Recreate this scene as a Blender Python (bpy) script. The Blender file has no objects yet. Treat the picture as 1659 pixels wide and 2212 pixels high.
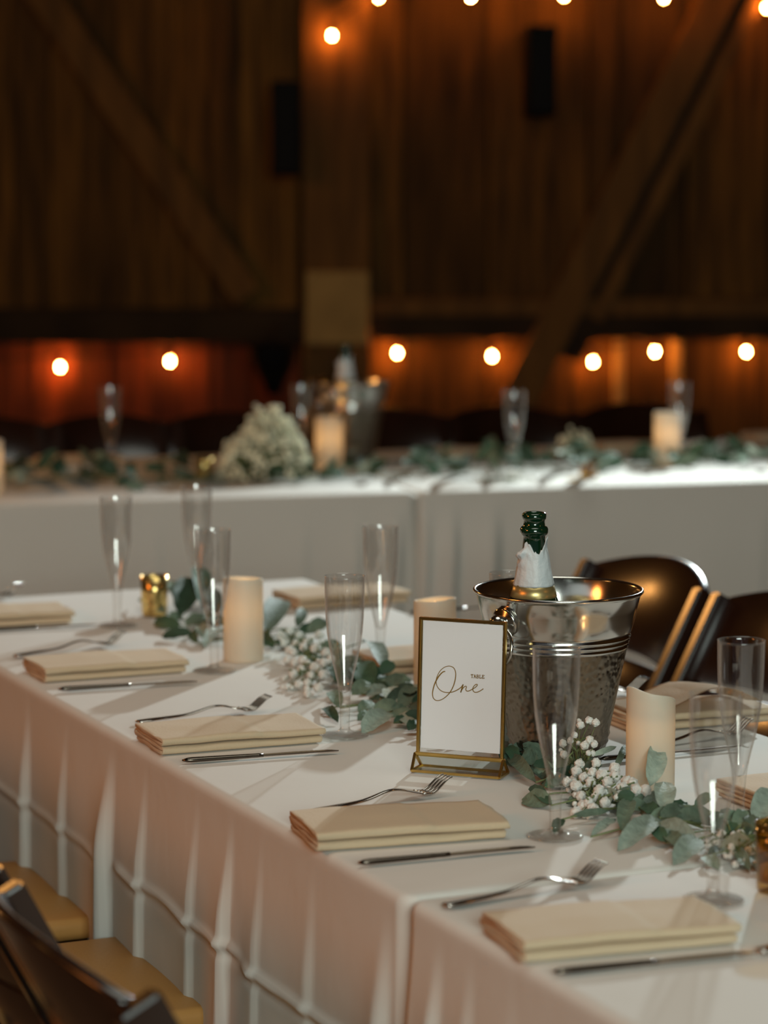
import bpy, bmesh, math, random
from mathutils import Vector, Matrix, noise
random.seed(7)
PI = math.pi
S = bpy.context.scene
C = S.collection

# ------------------------------------------------------------------ camera, exposure
S.view_settings.view_transform = 'Standard'
S.view_settings.look = 'None'
S.view_settings.exposure = 0.0
S.view_settings.gamma = 1.0
S.view_settings.use_curve_mapping = False
FPX = 85/24*1659
PITCH = math.atan(706/FPX)
CZ = 1.47
cd = bpy.data.cameras.new('camera'); cam = bpy.data.objects.new('camera', cd); C.objects.link(cam)
cam.location = (0, 0, CZ); cam.rotation_euler = (PI/2-PITCH, 0, 0)
cd.sensor_fit = 'HORIZONTAL'; cd.sensor_width = 24; cd.lens = 85
cd.clip_start = 0.05; cd.clip_end = 60
cd.dof.use_dof = True; cd.dof.focus_distance = 3.33; cd.dof.aperture_fstop = 3.25
cd.dof.aperture_blades = 0
S.camera = cam
S.cycles.sample_clamp_indirect = 3.0
S.cycles.caustics_reflective = False
S.cycles.caustics_refractive = False
S.cycles.max_bounces = 10
S.cycles.transparent_max_bounces = 24
S.cycles.use_denoising = True

# ------------------------------------------------------------------ world and lamps
w = bpy.data.worlds.new('world'); S.world = w; w.use_nodes = True
w.node_tree.nodes['Background'].inputs[0].default_value = (0.75, 0.8, 1.0, 1)
w.node_tree.nodes['Background'].inputs[1].default_value = 0.05

def aim(o, target):
    d = Vector(target)-o.location
    o.rotation_euler = d.to_track_quat('-Z', 'Y').to_euler()
def lamp(name, kind, loc, power, color, target=None, **kw):
    l = bpy.data.lights.new(name, kind); l.energy = power; l.color = color
    for k, v_ in kw.items(): setattr(l, k, v_)
    o = bpy.data.objects.new(name, l); C.objects.link(o); o.location = loc
    if target: aim(o, target)
    return o
# the photographer's off-camera flash, behind and to the right of the near table
lamp('flash_head', 'SPOT', (1.50, 8.3, 2.25), 740, (0.88, 1.0, 1.0), (0.1, 3.4, 0.7),
     shadow_soft_size=0.045, spot_size=math.radians(70), spot_blend=0.6)
# area fill added behind the camera for cool front light, source unseen
lamp('front_fill_light', 'AREA', (0.7, -1.2, 2.0), 102, (0.86, 1.0, 0.92), (0.3, 5, 0.8), shape='RECTANGLE', size=1.6, size_y=1.2)
# warm hall light from the left
lamp('hall_lamp_left', 'AREA', (-3.2, 1.8, 2.2), 25, (1.0, 0.30, 0.06), (0.1, 3.2, 0.6), shape='DISK', size=0.9)
lamp('overhead_fill', 'AREA', (0.3, 3.4, 3.6), 17.2, (0.97, 1.0, 0.88), (0.2, 4.0, 0.7), shape='DISK', size=1.8)  # added overhead fill, stands in for the ambient light
for p, e in (((2.4, 2.6, 2.5), 5), ((-2.3, 6.9, 2.15), 14), ((-2.12, 6.28, 2.0), 16), ((-2.0, 3.4, 2.6), 5)):  # bare points added out of view for warm glints on chairs and metal
    lamp('warm_glint_point', 'POINT', p, e, (1.0, 0.45, 0.12), shadow_soft_size=0.09)

# ------------------------------------------------------------------ pixel helpers
Fv = Vector((0, math.cos(PITCH), -math.sin(PITCH))); Uv = Vector((0, math.sin(PITCH), math.cos(PITCH))); Rv = Vector((1, 0, 0))
def ray(px, py): return Fv + Rv*((px-829.5)/FPX) - Uv*((py-1106)/FPX)
def at(px, py, z=0.751):
    d = ray(px, py); return Vector((0, 0, CZ)) + d*((z-CZ)/d.z)
def at_y(px, py, Y):
    d = ray(px, py); return Vector((0, 0, CZ)) + d*(Y/d.y)
YAW = math.atan(2651/FPX)
u = Vector((-math.sin(YAW), math.cos(YAW), 0)); v = Vector((math.cos(YAW), math.sin(YAW), 0))
O = at(879, 1943, 0.75); O.z = 0
def T(a, b, z=0.751): return O + v*a + u*b + Vector((0, 0, z))
TZ = 0.751
WT = 0.785   # table width

# ------------------------------------------------------------------ materials
def new_mat(name):
    m = bpy.data.materials.new(name); m.use_nodes = True
    return m, m.node_tree, m.node_tree.nodes['Principled BSDF']
def nd(nt, t, **kw):
    n = nt.nodes.new(t)
    for k, x in kw.items(): setattr(n, k, x)
    return n
def pbr(name, col, rough=0.5, metal=0.0, noise_amt=0.0, noise_scale=20, bump=0.0, bump_scale=80, stretch=(1, 1, 1), sheen=0, spec=0.5, island=0.0, **ins):
    m, nt, b = new_mat(name)
    b.inputs['Base Color'].default_value = (*col, 1); b.inputs['Roughness'].default_value = rough
    b.inputs['Metallic'].default_value = metal; b.inputs['Specular IOR Level'].default_value = spec
    b.inputs['Sheen Weight'].default_value = sheen
    for k, x in ins.items(): b.inputs[k.replace('_', ' ')].default_value = x
    tc = nd(nt, 'ShaderNodeTexCoord'); mp = nd(nt, 'ShaderNodeMapping'); mp.inputs['Scale'].default_value = stretch
    nt.links.new(tc.outputs['Object'], mp.inputs[0])
    src = None
    if noise_amt:
        n = nd(nt, 'ShaderNodeTexNoise'); n.inputs['Scale'].default_value = noise_scale; n.inputs['Detail'].default_value = 5
        nt.links.new(mp.outputs[0], n.inputs['Vector'])
        mr = nd(nt, 'ShaderNodeMapRange'); mr.inputs['From Min'].default_value = .3; mr.inputs['From Max'].default_value = .7
        mr.inputs['To Min'].default_value = 1-noise_amt; mr.inputs['To Max'].default_value = 1+noise_amt
        nt.links.new(n.outputs['Fac'], mr.inputs['Value']); src = mr.outputs[0]
    if island:
        g = nd(nt, 'ShaderNodeNewGeometry'); mr2 = nd(nt, 'ShaderNodeMapRange')
        mr2.inputs['To Min'].default_value = 1-island; mr2.inputs['To Max'].default_value = 1+island
        nt.links.new(g.outputs['Random Per Island'], mr2.inputs['Value'])
        if src:
            mu = nd(nt, 'ShaderNodeMath', operation='MULTIPLY'); nt.links.new(src, mu.inputs[0]); nt.links.new(mr2.outputs[0], mu.inputs[1]); src = mu.outputs[0]
        else: src = mr2.outputs[0]
    if src:
        vm = nd(nt, 'ShaderNodeVectorMath', operation='SCALE'); vm.inputs[0].default_value = col
        nt.links.new(src, vm.inputs['Scale']); nt.links.new(vm.outputs[0], b.inputs['Base Color'])
    if bump:
        n2 = nd(nt, 'ShaderNodeTexNoise'); n2.inputs['Scale'].default_value = bump_scale; n2.inputs['Detail'].default_value = 4
        nt.links.new(mp.outputs[0], n2.inputs['Vector'])
        bp = nd(nt, 'ShaderNodeBump'); bp.inputs['Strength'].default_value = bump; bp.inputs['Distance'].default_value = 0.01
        nt.links.new(n2.outputs['Fac'], bp.inputs['Height']); nt.links.new(bp.outputs[0], b.inputs['Normal'])
    return m
def thin_clear(name, tint=(1, 1, 1), edge=(0.62, 0.56, 0.52), rough=0.02, gloss=1.0, scatter=0.0):
    """thin moulded plastic or glass: lets light straight through, darker where the wall is seen edge-on"""
    m, nt, b = new_mat(name); nt.nodes.remove(b)
    out = nt.nodes['Material Output']
    lw = nd(nt, 'ShaderNodeLayerWeight'); lw.inputs['Blend'].default_value = 0.25
    pw = nd(nt, 'ShaderNodeMath', operation='POWER'); pw.inputs[1].default_value = 2.0
    nt.links.new(lw.outputs['Facing'], pw.inputs[0])
    mx = nd(nt, 'ShaderNodeMix', data_type='RGBA'); mx.inputs[6].default_value = (*tint, 1); mx.inputs[7].default_value = (*edge, 1)
    nt.links.new(pw.outputs[0], mx.inputs[0])
    tr = nd(nt, 'ShaderNodeBsdfTransparent'); nt.links.new(mx.outputs[2], tr.inputs[0])
    gl = nd(nt, 'ShaderNodeBsdfGlossy'); gl.inputs['Roughness'].default_value = rough; gl.inputs[0].default_value = (gloss, gloss, gloss, 1)
    p5 = nd(nt, 'ShaderNodeMath', operation='POWER'); p5.inputs[1].default_value = 5
    lw2 = nd(nt, 'ShaderNodeLayerWeight'); lw2.inputs['Blend'].default_value = 0.5
    nt.links.new(lw2.outputs['Facing'], p5.inputs[0])
    fr = nd(nt, 'ShaderNodeMath', operation='MULTIPLY_ADD'); fr.inputs[1].default_value = 0.7; fr.inputs[2].default_value = 0.075
    nt.links.new(p5.outputs[0], fr.inputs[0])
    ms = nd(nt, 'ShaderNodeMixShader'); nt.links.new(fr.outputs[0], ms.inputs[0])
    nt.links.new(tr.outputs[0], ms.inputs[1]); nt.links.new(gl.outputs[0], ms.inputs[2])
    # the moulded edges scatter a little light, so outlines stay pale against dark things
    di = nd(nt, 'ShaderNodeBsdfDiffuse'); di.inputs[0].default_value = (0.8, 0.76, 0.72, 1)
    p4 = nd(nt, 'ShaderNodeMath', operation='POWER'); p4.inputs[1].default_value = 3.0
    nt.links.new(lw2.outputs['Facing'], p4.inputs[0])
    sc_ = nd(nt, 'ShaderNodeMath', operation='MULTIPLY'); sc_.inputs[1].default_value = scatter; nt.links.new(p4.outputs[0], sc_.inputs[0])
    m3 = nd(nt, 'ShaderNodeMixShader'); nt.links.new(sc_.outputs[0], m3.inputs[0])
    nt.links.new(ms.outputs[0], m3.inputs[1]); nt.links.new(di.outputs[0], m3.inputs[2])
    nt.links.new(m3.outputs[0], out.inputs[0])
    return m
def emis(name, col, strength):
    m, nt, b = new_mat(name)
    b.inputs['Base Color'].default_value = (0.9, 0.8, 0.6, 1)
    b.inputs['Emission Color'].default_value = (*col, 1); b.inputs['Emission Strength'].default_value = strength
    return m
def wax(name):
    m, nt, b = new_mat(name); nt.nodes.remove(b)
    d = nd(nt, 'ShaderNodeBsdfDiffuse'); d.inputs[0].default_value = (0.74, 0.70, 0.60, 1)
    t = nd(nt, 'ShaderNodeBsdfTranslucent'); t.inputs[0].default_value = (0.95, 0.74, 0.46, 1)
    g = nd(nt, 'ShaderNodeBsdfGlossy'); g.inputs['Roughness'].default_value = 0.4
    m1 = nd(nt, 'ShaderNodeMixShader'); m1.inputs[0].default_value = 0.22
    m2 = nd(nt, 'ShaderNodeMixShader'); m2.inputs[0].default_value = 0.03
    nt.links.new(d.outputs[0], m1.inputs[1]); nt.links.new(t.outputs[0], m1.inputs[2])
    nt.links.new(m1.outputs[0], m2.inputs[1]); nt.links.new(g.outputs[0], m2.inputs[2])
    nt.links.new(m2.outputs[0], nt.nodes['Material Output'].inputs[0])
    return m
def hammered(name):
    m, nt, b = new_mat(name)
    b.inputs['Metallic'].default_value = 1; b.inputs['Roughness'].default_value = 0.30
    b.inputs['Base Color'].default_value = (0.21, 0.175, 0.135, 1)
    tc = nd(nt, 'ShaderNodeTexCoord'); vo = nd(nt, 'ShaderNodeTexVoronoi', feature='SMOOTH_F1'); vo.inputs['Scale'].default_value = 140
    nt.links.new(tc.outputs['Object'], vo.inputs['Vector'])
    no = nd(nt, 'ShaderNodeTexNoise'); no.inputs['Scale'].default_value = 35; nt.links.new(tc.outputs['Object'], no.inputs['Vector'])
    ad = nd(nt, 'ShaderNodeMath', operation='ADD'); nt.links.new(vo.outputs['Distance'], ad.inputs[0])
    ml = nd(nt, 'ShaderNodeMath', operation='MULTIPLY'); ml.inputs[1].default_value = .15; nt.links.new(no.outputs['Fac'], ml.inputs[0]); nt.links.new(ml.outputs[0], ad.inputs[1])
    bp = nd(nt, 'ShaderNodeBump'); bp.inputs['Strength'].default_value = 0.5; bp.inputs['Distance'].default_value = 0.003
    nt.links.new(ad.outputs[0], bp.inputs['Height']); nt.links.new(bp.outputs[0], b.inputs['Normal'])
    return m

M = dict(
    cloth=pbr('white_cloth', (0.74, 0.715, 0.67), 0.9, bump=0.10, bump_scale=14, sheen=0.1, spec=0.15),
    farcloth=pbr('white_cloth_far', (0.70, 0.67, 0.62), 0.9, bump=0.1, bump_scale=10, spec=0.15),
    napkin=pbr('tan_napkin', (0.64, 0.49, 0.33), 0.85, bump=0.12, bump_scale=260, spec=0.15, sheen=0.1),
    steel=pbr('polished_steel', (0.60, 0.575, 0.54), 0.16, 1.0),
    cutlery=pbr('cutlery_steel', (0.55, 0.50, 0.46), 0.14, 1.0),
    knife=pbr('knife_steel_dark_reflection', (0.13, 0.105, 0.085), 0.22, 1.0),  # colour darkened to stand for the dark barn the knives mirror
    hammer=hammered('hammered_steel'),
    brass=pbr('brass', (0.62, 0.42, 0.13), 0.28, 1.0, noise_amt=0.12, noise_scale=60),
    card=pbr('white_card', (0.80, 0.83, 0.86), 0.6, spec=0.25),
    ink=pbr('gold_ink', (0.25, 0.15, 0.035), 0.6, spec=0.2),
    foil=pbr('white_foil', (0.72, 0.75, 0.76), 0.45, bump=0.25, bump_scale=70),
    goldfoil=pbr('gold_foil', (0.62, 0.47, 0.2), 0.35, 0.8),
    greenglass=pbr('green_glass', (0.004, 0.025, 0.010), 0.05, spec=0.8, Coat_Weight=0.6),
    leaf=pbr('leaf_sage', (0.155, 0.21, 0.148), 0.65, noise_amt=0.22, noise_scale=70, island=0.34, bump=0.25, bump_scale=150, spec=0.3),
    leafpale=pbr('leaf_frosted', (0.34, 0.40, 0.33), 0.75, noise_amt=0.20, noise_scale=90, island=0.18, bump=0.3, bump_scale=180, spec=0.25),
    leafdark=pbr('leaf_deep', (0.050, 0.10, 0.058), 0.6, noise_amt=0.2, noise_scale=60, island=0.35, spec=0.3),
    stem=pbr('stem_green', (0.16, 0.20, 0.08), 0.7),
    blossom=pbr('blossom_white', (0.90, 0.89, 0.84), 0.8, noise_amt=0.10, noise_scale=200, bump=0.5, bump_scale=420),
    dryblossom=pbr('blossom_cream', (0.86, 0.83, 0.62), 0.85, island=0.3, bump=0.4, bump_scale=300),
    wax=wax('candle_wax'),
    wick=emis('candle_flame', (1.0, 0.55, 0.2), 14),
    dark=pbr('black_plastic', (0.004, 0.004, 0.004), 0.8, spec=0.1),
    chairwood=pbr('mahogany_varnish', (0.018, 0.006, 0.003), 0.20, noise_amt=0.35, noise_scale=12, stretch=(1, 1, .15), Coat_Weight=0.7, Coat_Roughness=0.18),
    vinyl=pbr('tan_vinyl', (0.50, 0.25, 0.07), 0.5, bump=0.06, bump_scale=120),
    barn=pbr('barn_board', (0.098, 0.042, 0.006), 0.75, noise_amt=0.65, noise_scale=7, stretch=(5, 5, .35), island=0.5, bump=0.4, bump_scale=12, spec=0.2),
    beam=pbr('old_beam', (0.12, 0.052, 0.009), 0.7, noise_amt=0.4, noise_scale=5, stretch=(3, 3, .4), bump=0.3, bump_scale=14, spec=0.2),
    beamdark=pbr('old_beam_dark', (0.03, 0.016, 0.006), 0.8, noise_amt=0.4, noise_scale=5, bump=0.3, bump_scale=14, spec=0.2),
    palewood=pbr('pale_board', (0.36, 0.22, 0.07), 0.7, noise_amt=0.15, noise_scale=9, spec=0.2),
    floor=pbr('floor_plank', (0.10, 0.065, 0.04), 0.55, noise_amt=0.4, noise_scale=5, stretch=(.3, 4, 1)),
    ceiling=pbr('ceiling_board', (0.07, 0.04, 0.02), 0.8, noise_amt=0.4, noise_scale=4),
    cord=pbr('black_cord', (0.008, 0.008, 0.008), 0.8, spec=0.15),
    bulb=emis('bulb_glow', (1.0, 0.35, 0.07), 950),
    bulbglass=thin_clear('bulb_glass', (1.0, 0.93, 0.8), (0.9, 0.7, 0.45), 0.05),
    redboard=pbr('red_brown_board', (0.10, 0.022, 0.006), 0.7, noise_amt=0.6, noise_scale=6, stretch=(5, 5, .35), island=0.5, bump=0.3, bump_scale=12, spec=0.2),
    amber=thin_clear('amber_glass', (0.80, 0.60, 0.27), (0.42, 0.25, 0.06), 0.06),
    clear=thin_clear('clear_plastic', (0.98, 0.975, 0.97), (0.42, 0.37, 0.33), 0.03, scatter=0.45),
    pane=thin_clear('clear_pane', (0.97, 0.98, 0.97), (0.8, 0.85, 0.82), 0.02),
    mercury=pbr('mercury_gold', (0.78, 0.55, 0.2), 0.2, 0.9, noise_amt=0.4, noise_scale=90),
)

# ------------------------------------------------------------------ mesh helpers
def obj(name, bm, m, parent=None, smooth=True, loc=None, rz=None):
    me = bpy.data.meshes.new(name); bm.normal_update(); bm.to_mesh(me); bm.free()
    if smooth:
        for p in me.polygons: p.use_smooth = True
    o = bpy.data.objects.new(name, me); C.objects.link(o)
    ms = m if isinstance(m, (list, tuple)) else [m]
    for x in ms: me.materials.append(x)
    if parent: o.parent = parent
    if loc is not None: o.location = loc
    if rz is not None: o.rotation_euler = (0, 0, rz)
    return o
def tag(o, label, cat, group=None, kind=None):
    if label: o['label'] = label
    if cat: o['category'] = cat
    if group: o['group'] = group
    if kind: o['kind'] = kind
    return o
def thing(name, label, cat, loc, rz=0, group=None):
    o = bpy.data.objects.new(name, None); C.objects.link(o); o.empty_display_size = 0.05
    o.location = loc; o.rotation_euler = (0, 0, rz)
    return tag(o, label, cat, group)
def copy_tree(root, loc, rz, label, group=None):
    r = root.copy(); C.objects.link(r); r.location = loc; r.rotation_euler = (0, 0, rz); r['label'] = label
    if group: r['group'] = group
    for ch in root.children:
        c = ch.copy(); C.objects.link(c); c.parent = r
        for g in ch.children:
            d = g.copy(); C.objects.link(d); d.parent = c
    return r
def struct(name, bm, m, **k): o = obj(name, bm, m, smooth=False, **k); o['kind'] = 'structure'; return o
def add_box(bm, lo, hi, bev=0.0, mat=None):
    lo, hi = Vector(lo), Vector(hi)
    g = bmesh.ops.create_cube(bm, size=1, matrix=Matrix.Translation((lo+hi)/2) @ Matrix.Diagonal((*(hi-lo), 1)))
    if bev:
        es = list({e for vv in g['verts'] for e in vv.link_edges})
        r = bmesh.ops.bevel(bm, geom=es, offset=bev, segments=2, affect='EDGES', profile=.6)
def add_tube(bm, pts, rad, seg=10, cap=True):
    pts = [Vector(p) for p in pts]; n = len(pts)
    rads = rad if isinstance(rad, (list, tuple)) else [rad]*n
    rings = []; up = None
    for i, p in enumerate(pts):
        d = (pts[min(i+1, n-1)]-pts[max(i-1, 0)]).normalized()
        if up is None: up = Vector((0, 0, 1)) if abs(d.z) < .9 else Vector((1, 0, 0))
        x = d.cross(up).normalized(); y = x.cross(d).normalized(); up = y
        rings.append([bm.verts.new(p+(x*math.cos(2*PI*k/seg)+y*math.sin(2*PI*k/seg))*rads[i]) for k in range(seg)])
    for a, b in zip(rings, rings[1:]):
        for k in range(seg): bm.faces.new((a[k], a[(k+1) % seg], b[(k+1) % seg], b[k]))
    if cap: bm.faces.new(rings[0][::-1]); bm.faces.new(rings[-1])
def add_bar(bm, p, q, wx, wz, up=(0, 0, 1), bev=0.0):
    """rectangular bar from p to q, wx across, wz along up"""
    p, q = Vector(p), Vector(q); d = q-p; L = d.length; d.normalize()
    x = d.cross(Vector(up)).normalized(); z = x.cross(d)
    mt = Matrix((x, d, z)).transposed().to_4x4(); mt.translation = (p+q)/2
    g = bmesh.ops.create_cube(bm, size=1, matrix=mt @ Matrix.Diagonal((wx, L, wz, 1)))
    if bev: bmesh.ops.bevel(bm, geom=list({e for vv in g['verts'] for e in vv.link_edges}), offset=bev, segments=2, affect='EDGES')
def add_lathe(bm, prof, seg=48, center=(0, 0, 0), wob=None):
    cx, cy, cz = center; rings = []
    for (r, z) in prof:
        if r < 1e-6: rings.append([bm.verts.new((cx, cy, cz+z))])
        else:
            rings.append([bm.verts.new((cx+r*math.cos(2*PI*k/seg)*(1 if not wob else wob(k, z)), cy+r*math.sin(2*PI*k/seg)*(1 if not wob else wob(k, z)), cz+z)) for k in range(seg)])
    for a, b in zip(rings, rings[1:]):
        for k in range(seg):
            k2 = (k+1) % seg
            if len(a) == 1 and len(b) == 1: continue
            if len(a) == 1: bm.faces.new((a[0], b[k2], b[k]))
            elif len(b) == 1: bm.faces.new((a[k], a[k2], b[0]))
            else: bm.faces.new((a[k], a[k2], b[k2], b[k]))
def sm(x): x = max(0, min(1, x)); return x*x*(3-2*x)
def BM(): return bmesh.new()

# ------------------------------------------------------------------ the barn
WY = 10.5
def at_w(px, py, off=0.0): return at_y(px, py, WY-off)
bm = BM(); add_box(bm, (-6, -4, -0.1), (6, WY+0.2, 0)); struct('floor', bm, M['floor'])
bm = BM(); add_box(bm, (-6, -4, 4.6), (6, WY+0.2, 4.7)); struct('ceiling', bm, M['ceiling'])
bm = BM(); add_box(bm, (-6, -4, 0), (-5.85, WY, 4.6)); struct('wall_left', bm, M['barn'])
bm = BM(); add_box(bm, (5.85, -4, 0), (6, WY, 4.6)); struct('wall_right', bm, M['barn'])
bm = BM(); x = -5.85; rr = random.Random(3)
add_box(bm, (-6, WY+.08, 0), (6, WY+.2, 4.6))
px_edges = [656, 800, 872, 1052, 1268, 1330, 1480, 1659]
xs = [at_w(p, 400).x for p in px_edges]
while x < xs[0]-0.05:
    wd = rr.uniform(.085, .145); x2 = min(x+wd, xs[0])
    add_box(bm, (x+.002, WY-rr.uniform(0, .022), 0), (x2-.002, WY+.09, 4.6)); x = x2
for a, b in zip(xs, xs[1:]+[xs[-1]+.2]):
    add_box(bm, (a+.004, WY-rr.uniform(0, .05), 0), (b-.004, WY+.09, 4.6))
x = xs[-1]+.2
while x < 5.85:
    wd = rr.uniform(.16, .28); add_box(bm, (x+.002, WY-rr.uniform(0, .03), 0), (x+wd-.002, WY+.09, 4.6)); x += wd
struct('wall_back', bm, M['barn'])
# heavy post
def xw(px, Y=WY-.15): return (px-829.5)/FPX*Y
def zw(py, Y=WY-.15): return at_y(829, py, Y).z
bm = BM(); add_box(bm, (xw(655), WY-.16, 0), (xw(800), WY-.02, 4.6), .008); p_ = struct('trim_1', bm, M['beam'])
bm = BM(); add_box(bm, (xw(662), WY-.20, zw(742)), (xw(797), WY-.163, zw(586)), .004)
tag(obj('wall_panel', bm, M['palewood'], smooth=False), 'pale square wooden panel fixed on the heavy barn post above the lower string lights', 'panel')
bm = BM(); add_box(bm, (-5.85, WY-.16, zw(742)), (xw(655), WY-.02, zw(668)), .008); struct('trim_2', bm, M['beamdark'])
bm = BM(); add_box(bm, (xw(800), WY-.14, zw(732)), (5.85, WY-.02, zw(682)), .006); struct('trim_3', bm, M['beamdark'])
bm = BM(); add_box(bm, (xw(800), WY-.16, zw(682)), (5.85, WY-.02, zw(645)), .006); struct('trim_4', bm, M['beam'])
def brace(name, p, q, wd, th, m, mat2=None):
    bm = BM(); a = at_y(*p, WY-.12); b = at_y(*q, WY-.12); add_bar(bm, a, b, th, wd, up=(b-a).cross(Vector((0, 1, 0))), bev=.006); return struct(name, bm, m)
brace('trim_5', (60, -60), (535, 640), 0.115, .10, M['beam'])
brace('trim_6', (1690, -120), (1285, 690), 0.055, .16, M['beam'])
brace('trim_7', (1608, -120), (1085, 930), 0.135, .13, M['beam'])
brace('trim_10', (1665, -120), (1220, 770), 0.12, .06, M['beamdark'])  # dark strip paints the shade between the lit faces of the brace
# lower rail that hides the foot of the wall
bm = BM(); add_box(bm, (xw(1455), WY-.1, 0), (xw(1478), WY-.03, zw(732)), .004); struct('trim_8', bm, M['palewood'])
bm = BM(); add_box(bm, (xw(1330), WY-.1, 0), (xw(1352), WY-.03, zw(732)), .004); struct('trim_9', bm, M['palewood'])

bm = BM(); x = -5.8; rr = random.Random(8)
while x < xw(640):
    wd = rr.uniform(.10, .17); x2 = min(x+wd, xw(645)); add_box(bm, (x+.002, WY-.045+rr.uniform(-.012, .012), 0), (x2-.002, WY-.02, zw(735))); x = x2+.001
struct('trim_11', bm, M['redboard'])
# column speaker hanging on the wall
t = thing('column_speaker', 'tall narrow black column speaker hanging on the board wall left of the post', 'speaker', (xw(621, 10.15), 10.15, zw(380, 10.15)))
hh = zw(175, 10.15)-zw(380, 10.15)
bm = BM(); add_box(bm, (-.055, -.05, 0), (.055, .07, hh), .01); obj('cabinet', bm, M['dark'], t)
bm = BM(); add_box(bm, (-.047, -.056, .01), (.047, -.05, hh-.01), .004); obj('grille', bm, M['cord'], t)
bm = BM(); add_box(bm, (-.02, .07, hh*.4), (.02, .32, hh*.6), .003); obj('bracket', bm, M['dark'], t)
t = thing('speaker_box', 'black tapering speaker on the wall right of the post below the upper string lights', 'speaker', (xw(1165, 10.2), 10.2, zw(250, 10.2)))
bm = BM(); add_box(bm, (-.055, -.06, 0), (.055, .28, .33), .012); obj('cabinet', bm, M['dark'], t)
bm = BM(); add_box(bm, (-.045, -.066, .012), (.045, -.06, .318), .004); obj('grille', bm, M['cord'], t)
# dark kettle shaped lantern between beam and bouquet, of unknown use
t = thing('hanging_silhouette', 'black tapered lantern hanging under the dark beam beside the post', 'silhouette', at_y(592, 852, 9.9))
k = 9.9/FPX
bm = BM(); add_lathe(bm, [(0, 0), (14*k, 0), (22*k, 22*k), (44*k, 62*k), (52*k, 88*k), (50*k, 104*k), (30*k, 112*k), (8*k, 116*k), (0, 116*k)], 28); obj('body', bm, M['dark'], t)
bm = BM(); add_tube(bm, [(0, 0, 114*k), (0, .02, 130*k), (0, .45, 136*k)], .006, 8); obj('hook', bm, M['cord'], t)

# festoon strings
def festoon(name, label, pts, Y, sag, ext):
    t = thing(name, label, 'string lights', at_y(pts[0][0], pts[0][1], Y))
    W = [at_y(px, py, Y) for px, py in pts]; base = t.location
    tops = [p+Vector((0, .02, .055)) for p in W]
    line = [tops[0]+Vector((-ext[0], 0, .01))] if ext[0] else []
    for i, p in enumerate(tops):
        line.append(p)
        if i+1 < len(tops):
            q = tops[i+1]
            for s in (.25, .5, .75): line.append(p.lerp(q, s)-Vector((0, 0, sag*4*s*(1-s))))
    if ext[1]: line.append(tops[-1]+Vector((ext[1], 0, .01)))
    bm = BM(); add_tube(bm, [p-base for p in line], .004, 6); obj('cord', bm, M['cord'], t)
    for p in W:
        bm = BM(); add_lathe(bm, [(0, -.017), (.007, -.0155), (.0125, -.010), (.0145, 0), (.0135, .010), (.011, .02), (.010, .024)], 16)
        b = obj('bulb', bm, M['bulbglass'], t, loc=p-base)
        bm = BM(); add_lathe(bm, [(0, -.008), (.0045, -.006), (.0055, 0), (.0045, .006), (0, .008)], 12); obj('filament', bm, M['bulb'], b)
        bm = BM(); add_lathe(bm, [(.0112, .022), (.0125, .024), (.0125, .045), (.007, .052), (0, .052)], 12)
        s = obj('socket', bm, M['cord'], b)
    return t
festoon('festoon_lights', 'upper festoon string of round warm bulbs across the top of the barn wall', [(717, 77), (818, -6), (1017, -7), (1218, -9), (1434, -5), (1656, 17), (1860, -20)], WY-.22, .015, (0, 1.0))
festoon('festoon_lights', 'lower festoon string with two warm bulbs under the dark beam left of the post', [(-110, 800), (130, 793), (367, 781)], WY-.12, .02, (1.2, .5))
festoon('festoon_lights', 'lower festoon string with five warm bulbs under the rail right of the post', [(858, 763), (1063, 770), (1281, 782), (1415, 760), (1612, 760), (1800, 770)], WY-.12, .012, (.25, .8))

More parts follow.
